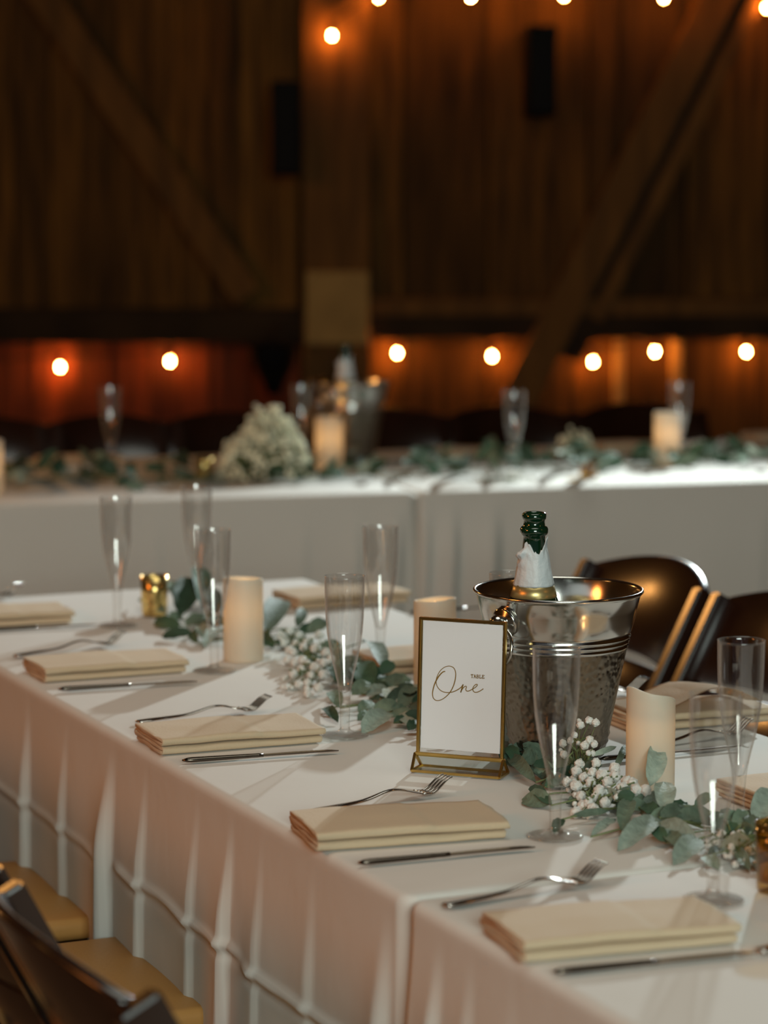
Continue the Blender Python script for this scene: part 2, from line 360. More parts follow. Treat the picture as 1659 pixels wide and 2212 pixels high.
# ------------------------------------------------------------------ tablecloths
def cloth_obj(name, label, A0, A1, B0, B1, org, rz, folds, ridge, mat, seed, ztop=0.75, r=0.012, skip_end=False):
    """draped cloth: flat top, rounded edge, skirt to the floor. folds: list of (b, amp, decay, width) on the A0 side."""
    loop = []   # (pos2d, normal2d, b-coordinate or None)
    step = 0.007
    rc = 0.012
    def side(p, q, nrm, tg):
        L = (Vector(q)-Vector(p)).length; n = max(2, int(L/step))
        for i in range(n): s = i/n; loop.append((Vector(p).lerp(Vector(q), s), Vector(nrm), tg))
    side((A0, B1-rc), (A0, B0+rc), (-1, 0), 'L')
    side((A0+rc, B0), (A1-rc, B0), (0, -1), 'F')
    side((A1, B0+rc), (A1, B1-rc), (1, 0), 'R')
    side((A1-rc, B1), (A0+rc, B1), (0, 1), 'B')
    depths = [0, .0015, .004, .008, .013, .02, .03] + [.03+(.004*i) for i in range(1, 60)]+[.27+.014*i for i in range(1, 40)]
    depths = [d for d in depths if d < ztop-.006]+[ztop-.004]
    bm = BM(); rings = []
    for d in depths:
        if d < r: out = math.sqrt(max(0, r*r-(r-d)**2))
        else: out = r
        ring = []
        for (p, n, tg) in loop:
            o_ = out-r; b = p.y if tg in 'LR' else p.x
            g = sm((d-.012)/.16)
            gg = (d/ztop)
            o2 = 0.006*g*(noise.noise(Vector((b*5.0, d*1.2, seed)))+.3) + .016*gg*g*(noise.noise(Vector((b*3.1+9, d*.7, seed+5)))+.35)
            if tg == 'L':
                for (fb, am, dec, wd) in folds:
                    x = b-fb-d*.04
                    if x > 0: o2 += am*g*sm(x/wd)*math.exp(-x/dec)
                for (rb0, rb1, dz, ra) in ridge:
                    if rb0 < b < rb1:
                        e = sm((b-rb0)/.05)*sm((rb1-b)/.05)
                        dd = d-(dz+.004*noise.noise(Vector((b*9, 0, seed))))
                        o2 += e*ra*(math.exp(-(dd/.006)**2)*1.3-.5*math.exp(-((dd-.012)/.006)**2)+.15*math.exp(-((dd+.03)/.03)**2))*(1+.3*noise.noise(Vector((b*6, 3, seed))))
            o2 = max(o2, -.004)
            q = p+n*(o_+o2)
            ring.append(bm.verts.new((q.x, q.y, ztop-d)))
        rings.append(ring)
    n = len(loop)
    for a, b in zip(rings, rings[1:]):
        for k in range(n): bm.faces.new((a[k], a[(k+1) % n], b[(k+1) % n], b[k]))
    f = bm.faces.new(rings[0])
    bmesh.ops.recalc_face_normals(bm, faces=bm.faces)
    o = obj(name, bm, mat, loc=org, rz=rz)
    return tag(o, label, 'tablecloth')
foldsA = [(1.62, .010, .12, .02), (1.30, .014, .10, .02), (0.915, .034, .05, .030), (.79, .010, .06, .014), (.60, .008, .07, .014), (.485, .016, .07, .014), (.39, .006, .05, .012), (.235, .007, .06, .02), (.03, .020, .06, .03), (1.12, .010, .08, .02)]
ridgeA = [(.95, 2.1, .176, .0028), (.44, .93, .176, .0045), (.03, .46, .188, .0055)]
org = O.copy()
cloth_obj('tablecloth', 'long white tablecloth over the far end of the near table, under the gold table sign', 0, WT, 0.004, 2.15, org, YAW, foldsA, ridgeA, M['cloth'], 1.0)
foldsB = [(-.09, .018, .05, .02), (-.16, .012, .05, .02), (-.25, .006, .08, .02), (-.5, .01, .1, .02)]
cloth_obj('tablecloth', 'white tablecloth over the near end of the near table, at the lower right corner', 0, WT, -1.55, 0.0, org, YAW, foldsB, [], M['cloth'], 4.0, ztop=0.7505)

# far table
FY = math.atan2(6.64-6.133, .943+.872)
fo = Vector((-.872, 6.133, 0)); fx = Vector((math.cos(FY), math.sin(FY), 0)); fy = Vector((-math.sin(FY), math.cos(FY), 0))
seam = (at(905, 1063, .75)-fo).dot(fx)
def cloth_far(name, label, X0, X1, seed, pleat):
    return cloth_obj(name, label, 0, 1.0, 0, X1-X0, fo+fx*X1, FY+PI/2, pleat, [], M['farcloth'], seed)
# local frame: x (across) runs away from the camera, y runs to the left
def far_pleats(lst): return lst
def cloth_far2(label, X0, X1, seed, pleats):
    o = cloth_obj('tablecloth', label, 0, 1.0, 0, X1-X0, fo+fx*X1, FY+PI/2, pleats, [], M['farcloth'], seed)
    return o
# rotation FY+90: local +x -> fy (away), local +y -> -fx ; so the L side faces the camera
cloth_far2('white cloth hanging straight down the left part of the far table', -2.2, seam, 11, [(.02, .05, .05, .04), (.12, .03, .04, .04), (.25, .008, .1, .03), (.6, .008, .15, .03), (1.0, .006, .2, .04)])
cloth_far2('white cloth on the right part of the far table, gathered at its left end', seam+.003, 3.4, 15, [(3.4-seam-.22, .05, .05, .04), (3.4-seam-.11, .06, .03, .03), (3.4-seam-.04, .05, .02, .02), (3.4-seam-.35, .008, .1, .03), (1.5, .006, .2, .03)])

# ------------------------------------------------------------------ place settings
def napkin_mesh(seed, L=.217, W=.117, lay=4, mess=1.0):
    bm = BM(); rr = random.Random(seed)
    th = .0043; pitch = .0053
    path = []
    for i in range(lay):
        z = th/2+.0006+i*pitch; inset = (.001 if i < 2 else .0)+rr.uniform(0, .002)
        ys = [-W/2+inset+th/2+(W-2*inset-th)*k/14 for k in range(15)]
        if i % 2 == 0: ys = ys[::-1]
        path += [(y, z) for y in ys]
        if i < lay-1:   # fold round to the next layer
            ye = ys[-1]; sg = -1 if ye < 0 else 1
            for a in (-60, -20, 20, 60):
                path.append((ye+sg*.0027*math.cos(math.radians(a)), z+pitch/2+pitch/2*math.sin(math.radians(a))))
    n = len(path); nx = 44; rings = []
    for ix in range(nx+1):
        s = ix/nx; x = -L/2+L*s
        ring = []
        for side_ in (1, -1):
            seq = range(n) if side_ == 1 else range(n-1, -1, -1)
            for i in seq:
                y, z = path[i]
                a = path[max(i-1, 0)]; b = path[min(i+1, n-1)]
                dx, dz = b[0]-a[0], b[1]-a[1]; l = math.hypot(dx, dz) or 1
                y2 = y-dz/l*th/2*side_; z2 = z+dx/l*th/2*side_
                hi = sm((z2-.0100)/.0025)
                st = sm((s-.60)/.02)
                y2 *= 1-.030*st*(.5+.5*hi); y2 *= 1-.05*(1-abs(hi-.5)*2 if 0<hi<1 else 0)
                z2 = z2*(1-.07*st)
                # upper tier slightly skewed and puffed
                z2 += hi*.0034*math.sin(PI*min(1, s*1.1))*(1-abs(y)/W*1.2)*mess
                x2 = x*(1+.05*hi*(1 if x > 0 else 0))+(.004*noise.noise(Vector((y*30, z*200, seed))) if ix in (0, nx) else 0)
                if ix == 0: x2 += .0015*((i//15) % 2)
                y2 += .0016*noise.noise(Vector((x*18, z2*120, seed)))*mess
                z2 += .0009*noise.noise(Vector((x*25, y*25, seed+3)))*mess*sm(z2/.004)
                ring.append(bm.verts.new((x2, y2, max(z2, .0002))))
        rings.append(ring)
    m = len(rings[0])
    for a, b in zip(rings, rings[1:]):
        for k in range(m): bm.faces.new((a[k], a[(k+1) % m], b[(k+1) % m], b[k]))
    bm.faces.new(rings[0][::-1]); bm.faces.new(rings[-1])
    bmesh.ops.recalc_face_normals(bm, faces=bm.faces)
    return bm
def put(a, b, z=TZ): return T(a, b, z)
nap_specs = [
    (.122, 1.880, -2, 'folded tan napkin nearest the far left corner of the near table', 1),
    (.133, 1.363, -1, 'folded tan napkin second from the far left, beside the tall lit candle', 2),
    (.118, .812, -3, 'folded tan napkin in the middle of the left edge, left of the gold sign', 3),
    (.106, .257, -8, 'folded tan napkin directly in front of the gold table sign', 4),
    (.115, -.213, -7, 'large pale folded napkin closest to the camera at the lower right', 5),
]
for a, b, dr, lab, sd in nap_specs:
    o = obj('napkin', napkin_mesh(sd), M['napkin'], loc=put(a, b), rz=YAW+math.radians(dr))
    tag(o, lab, 'napkin', 'napkins on the near table')
    md = o.modifiers.new('b', 'BEVEL'); md.width = .0006; md.segments = 1; md.limit_method = 'ANGLE'; md.angle_limit = 1.0
def napkin_at(px, py, ang, lab, sd, grp='napkins on the near table', sc=1.0, z=TZ):
    p = at(px, py, z); o = obj('napkin', napkin_mesh(sd, L=.210*sc, W=.115*sc), M['napkin'], loc=p, rz=ang); tag(o, lab, 'napkin', grp); return o
napkin_at(735, 1300, YAW+.02, 'folded tan napkin behind the middle flutes on the right edge of the near table', 6)
napkin_at(930, 1436, YAW, 'folded tan napkin mostly hidden behind the candle left of the ice bucket', 7)
napkin_at(1475, 1555, YAW-.05, 'loosely folded napkin with a raised flap behind the right hand candle', 8)
napkin_at(1765, 1722, YAW, 'folded napkin cut off by the right edge behind the two right flutes', 9)
# raised flap on the loose napkin
bm = BM(); base = at(1475, 1555, TZ)
N = 14; g = []
for i in range(N+1):
    row = []
    for j in range(N+1):
        s, r_ = i/N, j/N
        x = -.10+.19*s; y = -.06+.12*r_
        z = .023+.032*math.exp(-((s-.62)/.28)**2)*(1-.5*r_)+.005*math.sin(9*s+3*r_)*s
        row.append(bm.verts.new((x, y, z)))
    g.append(row)
for i in range(N):
    for j in range(N): bm.faces.new((g[i][j], g[i+1][j], g[i+1][j+1], g[i][j+1]))
bmesh.ops.solidify(bm, geom=bm.faces[:], thickness=.002)
fl = [o for o in C.objects if o.name.startswith('napkin') and 'raised flap' in o.get('label', '')][0]
obj('flap', bm, M['napkin'], fl)

# cutlery
def fork_bm():
    bm = BM(); L = .200
    def zc(s):   # the side curve of a fork lying tines up
        return .0035+.0085*math.exp(-((s-.60)/.15)**2)+.0018*math.sin(PI*s) + (.018*sm((s-.84)/.16))
    st = [(0, .0035), (.02, .0085), (.08, .0095), (.2, .0075), (.4, .0045), (.55, .0034), (.66, .0036), (.70, .006), (.735, .0105), (.78, .0122), (.80, .0125)]
    # resample
    rings = []
    for i in range(41):
        s = .80*i/40
        for (s0, w0), (s1, w1) in zip(st, st[1:]):
            if s0 <= s <= s1: wd = w0+(w1-w0)*sm((s-s0)/(s1-s0)); break
        z = zc(s); th = .0012 if s > .68 else .0017
        x = -L/2+L*s
        rings.append([bm.verts.new((x, yy, zz)) for yy, zz in ((-wd, z), (-wd*.6, z+th*.9), (0, z+th*1.1), (wd*.6, z+th*.9), (wd, z), (wd*.6, z-th*.5), (0, z-th*.7), (-wd*.6, z-th*.5))])
    for a, b in zip(rings, rings[1:]):
        for k in range(8): bm.faces.new((a[k], a[(k+1) % 8], b[(k+1) % 8], b[k]))
    bm.faces.new(rings[0][::-1]); bm.faces.new(rings[-1])
    for t_ in range(4):
        yc = (-.0095+.0063*t_)
        pts = []; ra = []
        for i in range(9):
            s = .785+.215*i/8; x = -L/2+L*s
            pts.append((x, yc*(1-.04*i/8), zc(s))); ra.append(.0017*(1-.5*(i/8)**3))
        add_tube(bm, pts, ra, 6)
    bmesh.ops.recalc_face_normals(bm, faces=bm.faces)
    return bm
fork_me = None
def fork(p, rz, lab, grp='forks on the near table'):
    global fork_me
    if fork_me is None:
        o = obj('fork', fork_bm(), M['cutlery']); fork_me = o
    else:
        o = fork_me.copy(); C.objects.link(o)
    o.location = p; o.rotation_euler = (0, 0, rz); return tag(o, lab, 'fork', grp)
def knife_make():
    t = thing('dinner_knife', '', 'knife', (0, 0, 0))
    bm = BM(); rings = []
    for i in range(17):
        s = i/16; x = -.10+.105*s; wd = .0052*math.sqrt(max(.05, 1-(1-min(1, s*7))**2))*(1-.25*sm(s)); th = .0034*(1-.3*s)*math.sqrt(max(.08, 1-(1-min(1, s*7))**2))
        if s > .8: wd *= 1+.18*math.sin((s-.8)*60)
        rings.append([bm.verts.new((x, wd*math.cos(a), .0045+th*math.sin(a))) for a in [2*PI*k/10 for k in range(10)]])
    for a, b in zip(rings, rings[1:]):
        for k in range(10): bm.faces.new((a[k], a[(k+1) % 10], b[(k+1) % 10], b[k]))
    bm.faces.new(rings[0][::-1]); bm.faces.new(rings[-1]); obj('handle', bm, M['knife'], t)
    bm = BM(); rings = []
    for i in range(31):
        s = i/30; x = .004+.100*s
        top = .0045+.0; wd = .0075+.0018*math.sin(PI*s); wd *= math.sqrt(max(0.02, 1-max(0, (s-.8)/.2)**2.2))
        ser = .0007*(i % 2) if s > .45 else 0
        rings.append([bm.verts.new((x, y, z)) for y, z in ((-.0035, .0052), (-.0035+wd*1.2-ser, .0046), (-.0035, .0036))])
    for a, b in zip(rings, rings[1:]):
        for k in range(3): bm.faces.new((a[k], a[(k+1) % 3], b[(k+1) % 3], b[k]))
    bm.faces.new(rings[0][::-1]); bm.faces.new(rings[-1]); bmesh.ops.recalc_face_normals(bm, faces=bm.faces)
    obj('blade', bm, M['knife'], t, smooth=False)
    return t
kn0 = knife_make(); kn_used = [0]
def knife(p, rz, lab, grp='knives on the near table'):
    if not kn_used[0]:
        kn_used[0] = 1; o = kn0; o.location = p; o.rotation_euler = (0, 0, rz); o['label'] = lab; o['group'] = grp; return o
    return copy_tree(kn0, p, rz, lab, grp)
def between(p0, p1): return (p0+p1)/2, math.atan2((p1-p0).y, (p1-p0).x)
for (q0, q1, lab) in [((-25, 1366), (172, 1356), 'knife in front of the napkin at the far left corner of the near table'),
                      ((130, 1495), (415, 1478), 'dark knife in front of the second napkin from the far left'),
                      ((395, 1650), (722, 1628), 'serrated knife in the middle of the left edge, left of the gold sign'),
                      ((780, 1872), (1140, 1838), 'knife in front of the napkin that lies before the gold sign'),
                      ((1210, 2108), (1605, 2068), 'blurred knife nearest the camera at the lower right')]:
    p, a = between(at(*q0), at(*q1)); knife(p, a, lab)
for (q0, q1, lab) in [((-160, 1318), (58, 1284), 'fork behind the napkin at the far left corner, tines shining orange'),
                      ((12, 1424), (285, 1390), 'fork behind the second napkin from the far left with bright glinting tines'),
                      ((285, 1566), (590, 1534), 'fork tucked behind the napkin in the middle of the left edge'),
                      ((655, 1762), (975, 1712), 'fork behind the napkin right in front of the gold sign'),
                      ((945, 1966), (1312, 1902), 'large blurred fork nearest the camera before the pale napkin')]:
    p, a = between(at(*q0), at(*q1)); fork(p, a, lab)
fork(at(1490, 1604), YAW+.15, 'fork lying behind the right hand candle beside the loose napkin')
fork(at(1270, 1509), YAW+.1, 'fork just right of the ice bucket on the far edge of the table')
fork(at(1700, 1684), YAW+.1, 'fork cut off by the right edge behind the tall right flute')
fork(at(1815, 2030), YAW+.1, 'fork whose end just enters at the right edge beside the nearest napkin')
knife(at(1445, 1602+30), YAW, 'knife between the right hand candle and the two right flutes')
knife(at(1000, 1320), YAW, 'knife on the right edge just left of the ice bucket top')

# ------------------------------------------------------------------ flutes
def flute_make():
    t = thing('champagne_flute', '', 'champagne flute', (0, 0, 0))
    prof = [(.0060, .006), (.0063, .02), (.0068, .04), (.0078, .056), (.0098, .070), (.0130, .085), (.0172, .102), (.0208, .120), (.0234, .138), (.0250, .158), (.0259, .180), (.0265, .2115), (.0268, .213), (.0262, .213), (.0256, .210), (.0250, .180), (.0241, .158), (.0224, .138), (.0198, .120), (.0162, .102), (.0121, .085), (.0088, .070), (.006, .060), (0, .057)]
    bm = BM(); add_lathe(bm, prof, 40); obj('bowl', bm, M['clear'], t)
    bm = BM(); add_lathe(bm, [(0, .0005), (.029, .0005), (.0315, .0012), (.0315, .0022), (.028, .0030), (.018, .0042), (.010, .0062), (.0068, .010), (.0062, .012)], 40); obj('foot', bm, M['clear'], t)
    return t
fl0 = flute_make(); used = [0]
def flute(px, py, lab, grp='plastic flutes on the near table', z=TZ):
    p = at(px, py, z)
    if not used[0]: used[0] = 1; fl0.location = p; fl0['label'] = lab; fl0['group'] = grp; return fl0
    return copy_tree(fl0, p, random.uniform(0, 3), lab, grp)
for px, py, lab in [(254, 1352, 'blurred champagne flute on the far left, left of the gold votive'),
                    (427, 1316, 'faint champagne flute standing behind the gold votive and garland end'),
                    (463, 1450, 'champagne flute immediately left of the tall lit candle'),
                    (822, 1441, 'champagne flute behind the middle flute, in front of the distant cloth seam'),
                    (745, 1590, 'sharp champagne flute in the middle of the table left of the sign'),
                    (1199, 1808, 'champagne flute in front of the ice bucket, right of the sign'),
                    (1595, 1785, 'champagne flute at the right edge in front of the shining chair back'),
                    (1540, 1945, 'champagne flute closest to the camera, overlapping the right edge flute'),
                    (1098, 1581, 'champagne flute hidden behind the ice bucket with only its rim showing')]:
    flute(px, py, lab)

# ------------------------------------------------------------------ candles
def candle(p, r, h, rz, lab, tilt=.012, grp='flameless pillar candles', power=.25, name='pillar_candle'):
    t = thing(name, lab, 'candle', p, rz, grp)
    bm = BM(); seg = 48
    def topz(k):
        a = 2*PI*k/seg
        return h-tilt*(.5+.5*math.cos(a-.5))-tilt*.08*math.sin(3*a+1)
    lv = [0, .003, .02, .04, .06, .08, .1, 1]
    rings = []
    for f_ in [0, .02, .2, .4, .6, .8, .93, .985, 1.0]:
        rr_ = r*(.985 if f_ in (0,) else 1.0)
        rings.append([bm.verts.new((rr_*math.cos(2*PI*k/seg)*(1 if f_ < 1 else .985), rr_*math.sin(2*PI*k/seg)*(1 if f_ < 1 else .985), topz(k)*f_)) for k in range(seg)])
    rings.append([bm.verts.new((r*.90*math.cos(2*PI*k/seg), r*.90*math.sin(2*PI*k/seg), topz(k)-.0005)) for k in range(seg)])
    for q, dz in ((.86, .006), (.8, .012)):
        rings.append([bm.verts.new((r*q*math.cos(2*PI*k/seg), r*q*math.sin(2*PI*k/seg), topz(k)-dz)) for k in range(seg)])
    zc = h-tilt-.022
    rings.append([bm.verts.new((r*.6*math.cos(2*PI*k/seg), r*.6*math.sin(2*PI*k/seg), zc)) for k in range(seg)])
    for a, b in zip(rings, rings[1:]):
        for k in range(seg): bm.faces.new((a[k], a[(k+1) % seg], b[(k+1) % seg], b[k]))
    bm.faces.new(rings[0][::-1]); bm.faces.new(rings[-1])
    obj('wax_body', bm, M['wax'], t)
    bm = BM(); add_lathe(bm, [(0, zc), (.0022, zc), (.0045, zc+.006), (.0040, zc+.011), (.0015, zc+.019), (0, zc+.021)], 14)
    obj('flame_tip', bm, M['wick'], t)
    l = bpy.data.lights.new('candle_lamp', 'POINT'); l.energy = power; l.color = (1, .62, .28); l.shadow_soft_size = .006
    lo = bpy.data.objects.new('candle_lamp', l); C.objects.link(lo); lo.parent = t; lo.location = (0, 0, h*.60)
    return t
candle(at(526, 1425), .0305, .128, .5, 'ivory pillar candle glowing orange, beside the left flutes', .004, power=.022)
candle(at(939, 1504), .0300, .142, 2.2, 'ivory pillar candle standing behind the gold sign', .005, power=.006)
candle(at(1404, 1705), .0293, .126, .2, 'ivory pillar candle with a slanted top, right of the ice bucket', .020, power=.012)

# ------------------------------------------------------------------ votives
def votive(p, r, h, lab, mat, grp=None):
    t = thing('votive_holder', lab, 'votive', p, 0, grp)
    bm = BM(); add_lathe(bm, [(0, .0005), (r*.86, .0005), (r*.93, .004), (r*.97, .02), (r, h*.6), (r*1.03, h), (r*.98, h), (r*.94, h*.6), (r*.9, .012), (0, .01)], 36, wob=lambda k, z: 1+.008*math.sin(k*1.9+z*160))
    obj('glass', bm, mat, t)
    bm = BM(); add_lathe(bm, [(0, .0108), (r*.82, .0108), (r*.82, .026), (0, .026)], 24); obj('tealight', bm, M['wax'], t)
    return t
votive(at(334, 1330), .0225, .068, 'gold votive glass with glinting rim among the leaves at the left', M['mercury'], 'votive glasses')
votive(at(1684, 1925), .0255, .072, 'amber votive glass at the right edge in front of the garland', M['amber'], 'votive glasses')

# ------------------------------------------------------------------ ice bucket and bottle
BK = at(1203, 1634)
bdir = YAW
t = thing('ice_bucket', 'hammered silver ice bucket standing behind the gold sign', 'ice bucket', BK, 0)
H = .214
def rb(z): return .0590+(.1015-.0590)*(z/H)**1.0
prof = [(0, .001), (.052, .001), (.056, .002), (rb(.004), .005), (rb(.012), .012)]
for z, d in ((.018, 0), (.022, .0015), (.026, 0), (.032, .0015), (.036, 0)): prof.append((rb(z)+d, z))
bm = BM(); add_lathe(bm, prof+[(rb(z), z) for z in [.05, .07, .09, .11, .13, .142]], 96); obj('hammered_body', bm, M['hammer'], t)
up = [(rb(.142), .142)]
for i in range(3):
    z0 = .1425+i*.0062
    up += [(rb(z0)+.0002, z0), (rb(z0)+.0020, z0+.0015), (rb(z0)+.0022, z0+.003), (rb(z0)+.0005, z0+.005)]
up += [(rb(.164)+.001, .164), (rb(.175)+.002, .175), (rb(.19)+.0025, .19), (.1035, .208), (.1060, .2105), (.1075, .2125), (.1073, .2148), (.1058, .2158), (.1040, .215), (.1025, .2125), (rb(.19)+.0005, .19), (rb(.15)-.001, .15), (rb(.1)-.001, .1), (rb(.05)-.001, .05), (.054, .006), (0, .006)]
bm = BM(); add_lathe(bm, up, 96); obj('polished_rim_band', bm, M['steel'], t)
for sgn, ang in ((1, math.radians(-135)), (-1, math.radians(66))):
    dx, dy = math.cos(ang), math.sin(ang); zc = .183; rr_ = rb(zc)+.003
    def W(o_, s_, z_): return (dx*(rr_+o_)-dy*s_, dy*(rr_+o_)+dx*s_, zc+z_)
    bm = BM()
    mt = Matrix.Translation(W(.001, 0, 0)) @ Vector((dx, dy, -.2)).to_track_quat('Z', 'Y').to_matrix().to_4x4()
    b2 = BM(); add_lathe(b2, [(0, -.001), (.019, -.001), (.0195, .001), (.017, .003), (.010, .0045), (.006, .008), (0, .009)], 28); b2.transform(mt)
    k_ = obj('handle_mount', b2, M['steel'], t)
    bm2 = BM(); mt2 = Matrix.Translation(W(.014, 0, 0))
    bmesh.ops.create_uvsphere(bm2, u_segments=24, v_segments=16, radius=.0108, matrix=mt2); obj('knob', bm2, M['steel'], k_)
    bm = BM(); pts = []
    for i in range(41):
        a = 2*PI*i/40
        pts.append(W(.012+.012*math.sin(a)*0+.006*(1-math.cos(a)), .027*math.sin(a), -.027+.027*math.cos(a)-.002))
    add_tube(bm, pts, .0024, 10, cap=False); obj('ring_handle', bm, M['steel'], t)
# bottle, leaning a little in the bucket
t = thing('champagne_bottle', 'open green champagne bottle with torn white foil standing in the near ice bucket', 'bottle', BK+Vector((-.030, .012, .008)), 0.4)
t.rotation_euler = (math.radians(1), math.radians(-.5), .4)
bm = BM()
add_lathe(bm, [(0, .006), (.03, .002), (.0425, .003), (.044, .02), (.044, .13), (.0435, .150), (.040, .168), (.033, .186), (.026, .204), (.0208, .222), (.0172, .240), (.0150, .256), (.0140, .268), (.0138, .2735), (.0165, .2755), (.0178, .2785), (.0178, .2820), (.0165, .2845), (.0138, .2860), (.0134, .290), (.0134, .2935), (.0148, .2950), (.0155, .298), (.0150, .3015), (.0128, .303), (.0100, .3025), (.0090, .298), (.0090, .25)], 48)
obj('glass', bm, M['greenglass'], t)
bm = BM(); seg = 72; rings = []
for j in range(23):
    f_ = j/22; ring = []
    for k in range(seg):
        a = 2*PI*k/seg
        # ragged top: high on the camera right, low in the middle, crumpled on the left
        ca = (a+.4) % (2*PI)    # world angle
        fr = ca-1.5*PI          # 0 faces the camera
        if fr < -PI: fr += 2*PI
        top = .252+.022*math.exp(-((fr-1.05)/.42)**2)+.015*math.exp(-((fr+.55)/.42)**2)+.0012*math.sin(fr*17)+.0008*math.sin(fr*31)
        z = .211+(top-.211)*f_
        # bottle radius there
        rr_ = .0248-(z-.211)/(.256-.211)*(.0248-.0158) if z < .256 else .0150
        rr_ += .0012+.0010*noise.noise(Vector((math.cos(a)*3, math.sin(a)*3, z*60)))
        fl_ = math.exp(-((fr+.95)/.45)**2)*sm((f_-.45)/.5)
        rr_ += .0095*fl_*(.6+.4*math.sin(f_*22+fr*5)) + .0035*math.exp(-((fr-.9)/.35)**2)*sm((f_-.7)/.3)
        ring.append(bm.verts.new((rr_*math.cos(a), rr_*math.sin(a), z)))
    rings.append(ring)
for a_, b_ in zip(rings, rings[1:]):
    for k in range(seg): bm.faces.new((a_[k], a_[(k+1) % seg], b_[(k+1) % seg], b_[k]))
o = obj('foil', bm, M['foil'], t); md = o.modifiers.new('s', 'SOLIDIFY'); md.thickness = .0006
bm = BM(); add_lathe(bm, [(.0292, .196), (.0296, .1965), (.0252, .2125), (.0246, .2125)], 48); obj('gold_collar', bm, M['goldfoil'], t)
bm = BM(); rings = []
for j in range(8):
    z = .150+j*.006; ring = []
    for k in range(15):
        a = -PI/2-.4-.0+(-.9+1.8*k/14); R_ = [.0445, .0442, .0432, .0412, .0385, .0355, .0328, .0315][j]+.0006
        ring.append(bm.verts.new((R_*math.cos(a), R_*math.sin(a), z)))
    rings.append(ring)
for a_, b_ in zip(rings, rings[1:]):
    for k in range(14): bm.faces.new((a_[k], a_[k+1], b_[k+1], b_[k]))
o = obj('neck_label', bm, M['card'], t)

# ------------------------------------------------------------------ table sign
p0, p1 = at(889, 1668), at(1078, 1684)
sx = (p1-p0); SW = sx.length; ang = math.atan2(sx.y, sx.x)
t = thing('table_sign', 'gold framed sign card reading table one, standing before the ice bucket', 'table sign', (p0+p1)/2, ang)
# local: x along the front, y away, z up
bw, bd, bh = SW/2, .034, .0215; e = .0032
fw = .1135/2      # frame half width
fz0, fz1 = .0195, .190
yf = .017         # frame plane
lean = .010
def fp(x, z, dy=0): return (x, yf+dy+lean*(z-fz0)/(fz1-fz0), z)
bm = BM()
for x in (-fw+e/2, fw-e/2): add_bar(bm, fp(x, fz0-.002), fp(x, fz1), .0034, .0062, up=(0, 1, 0), bev=.0005)
add_bar(bm, fp(-fw, fz1-.0015), fp(fw, fz1-.0015), .0062, .0034, bev=.0005)
add_bar(bm, fp(-fw, fz0), fp(fw, fz0), .0062, .0030, bev=.0005)
obj('frame', bm, M['brass'], t, smooth=False)
bm = BM()
B0 = [(-bw, 0, .002), (bw, 0, .002), (bw, bd, .002), (-bw, bd, .002)]
apx = [(-fw-.001, yf-.003, bh), (fw+.001, yf-.003, bh)]
for i in range(4): add_bar(bm, B0[i], B0[(i+1) % 4], .0032, .0032, bev=.0004)
add_bar(bm, apx[0], apx[1], .0034, .0034, bev=.0004)
for q in (0, 3): add_bar(bm, B0[q], apx[0], .0034, .0030, bev=.0004)
for q in (1, 2): add_bar(bm, B0[q], apx[1], .0034, .0030, bev=.0004)
obj('base_frame', bm, M['brass'], t, smooth=False)
bm = BM()
def quad(bm, pts, th=.0012):
    vs = [Vector(p) for p in pts]; n_ = (vs[1]-vs[0]).cross(vs[2]-vs[0]).normalized()*th/2
    A_ = [bm.verts.new(p+n_) for p in vs]; B_ = [bm.verts.new(p-n_) for p in vs]
    bm.faces.new(A_); bm.faces.new(B_[::-1])
    m_ = len(vs)
    for k in range(m_): bm.faces.new((A_[k], B_[k], B_[(k+1) % m_], A_[(k+1) % m_]))
    bmesh.ops.recalc_face_normals(bm, faces=bm.faces)
quad(bm, [B0[0], B0[1], apx[1], apx[0]]); quad(bm, [B0[3], B0[2], apx[1], apx[0]]); obj('base_glass', bm, M['pane'], t, smooth=False)
bm = BM(); quad(bm, [B0[0], B0[1], B0[2], B0[3]], .001); obj('base_floor', bm, M['pane'], t, smooth=False)
bm = BM(); quad(bm, [fp(-fw+e, fz0, .0016), fp(fw-e, fz0, .0016), fp(fw-e, fz1-e, .0016), fp(-fw+e, fz1-e, .0016)], .001); obj('back_pane', bm, M['pane'], t, smooth=False)
cz0, cz1 = fz0+.0085, fz1-.0042; cx = fw-.0048
bm = BM(); quad(bm, [fp(-cx, cz0), fp(cx, cz0), fp(cx, cz1), fp(-cx, cz1)], .0006); card = obj('card', bm, M['card'], t, smooth=False)
def cuv(x, y):
    yt = 165+60*(x-285)/1025; yb = 1720+75*(x-258)/1012; vv = (y-yt)/(yb-yt)
    xl = 285-27*vv; xr = 1310-40*vv; uu = (x-xl)/(xr-xl)
    return -cx+2*cx*uu, cz1+(cz0-cz1)*vv
def catmull(P, n=10):
    out = []
    for i in range(len(P)-1):
        a, b, c, d = P[max(i-1, 0)], P[i], P[i+1], P[min(i+2, len(P)-1)]
        for k in range(n):
            s = k/n
            out.append(tuple(.5*((2*b[j])+(-a[j]+c[j])*s+(2*a[j]-5*b[j]+4*c[j]-d[j])*s*s+(-a[j]+3*b[j]-3*c[j]+d[j])*s**3) for j in range(2)))
    out.append(P[-1]); return out
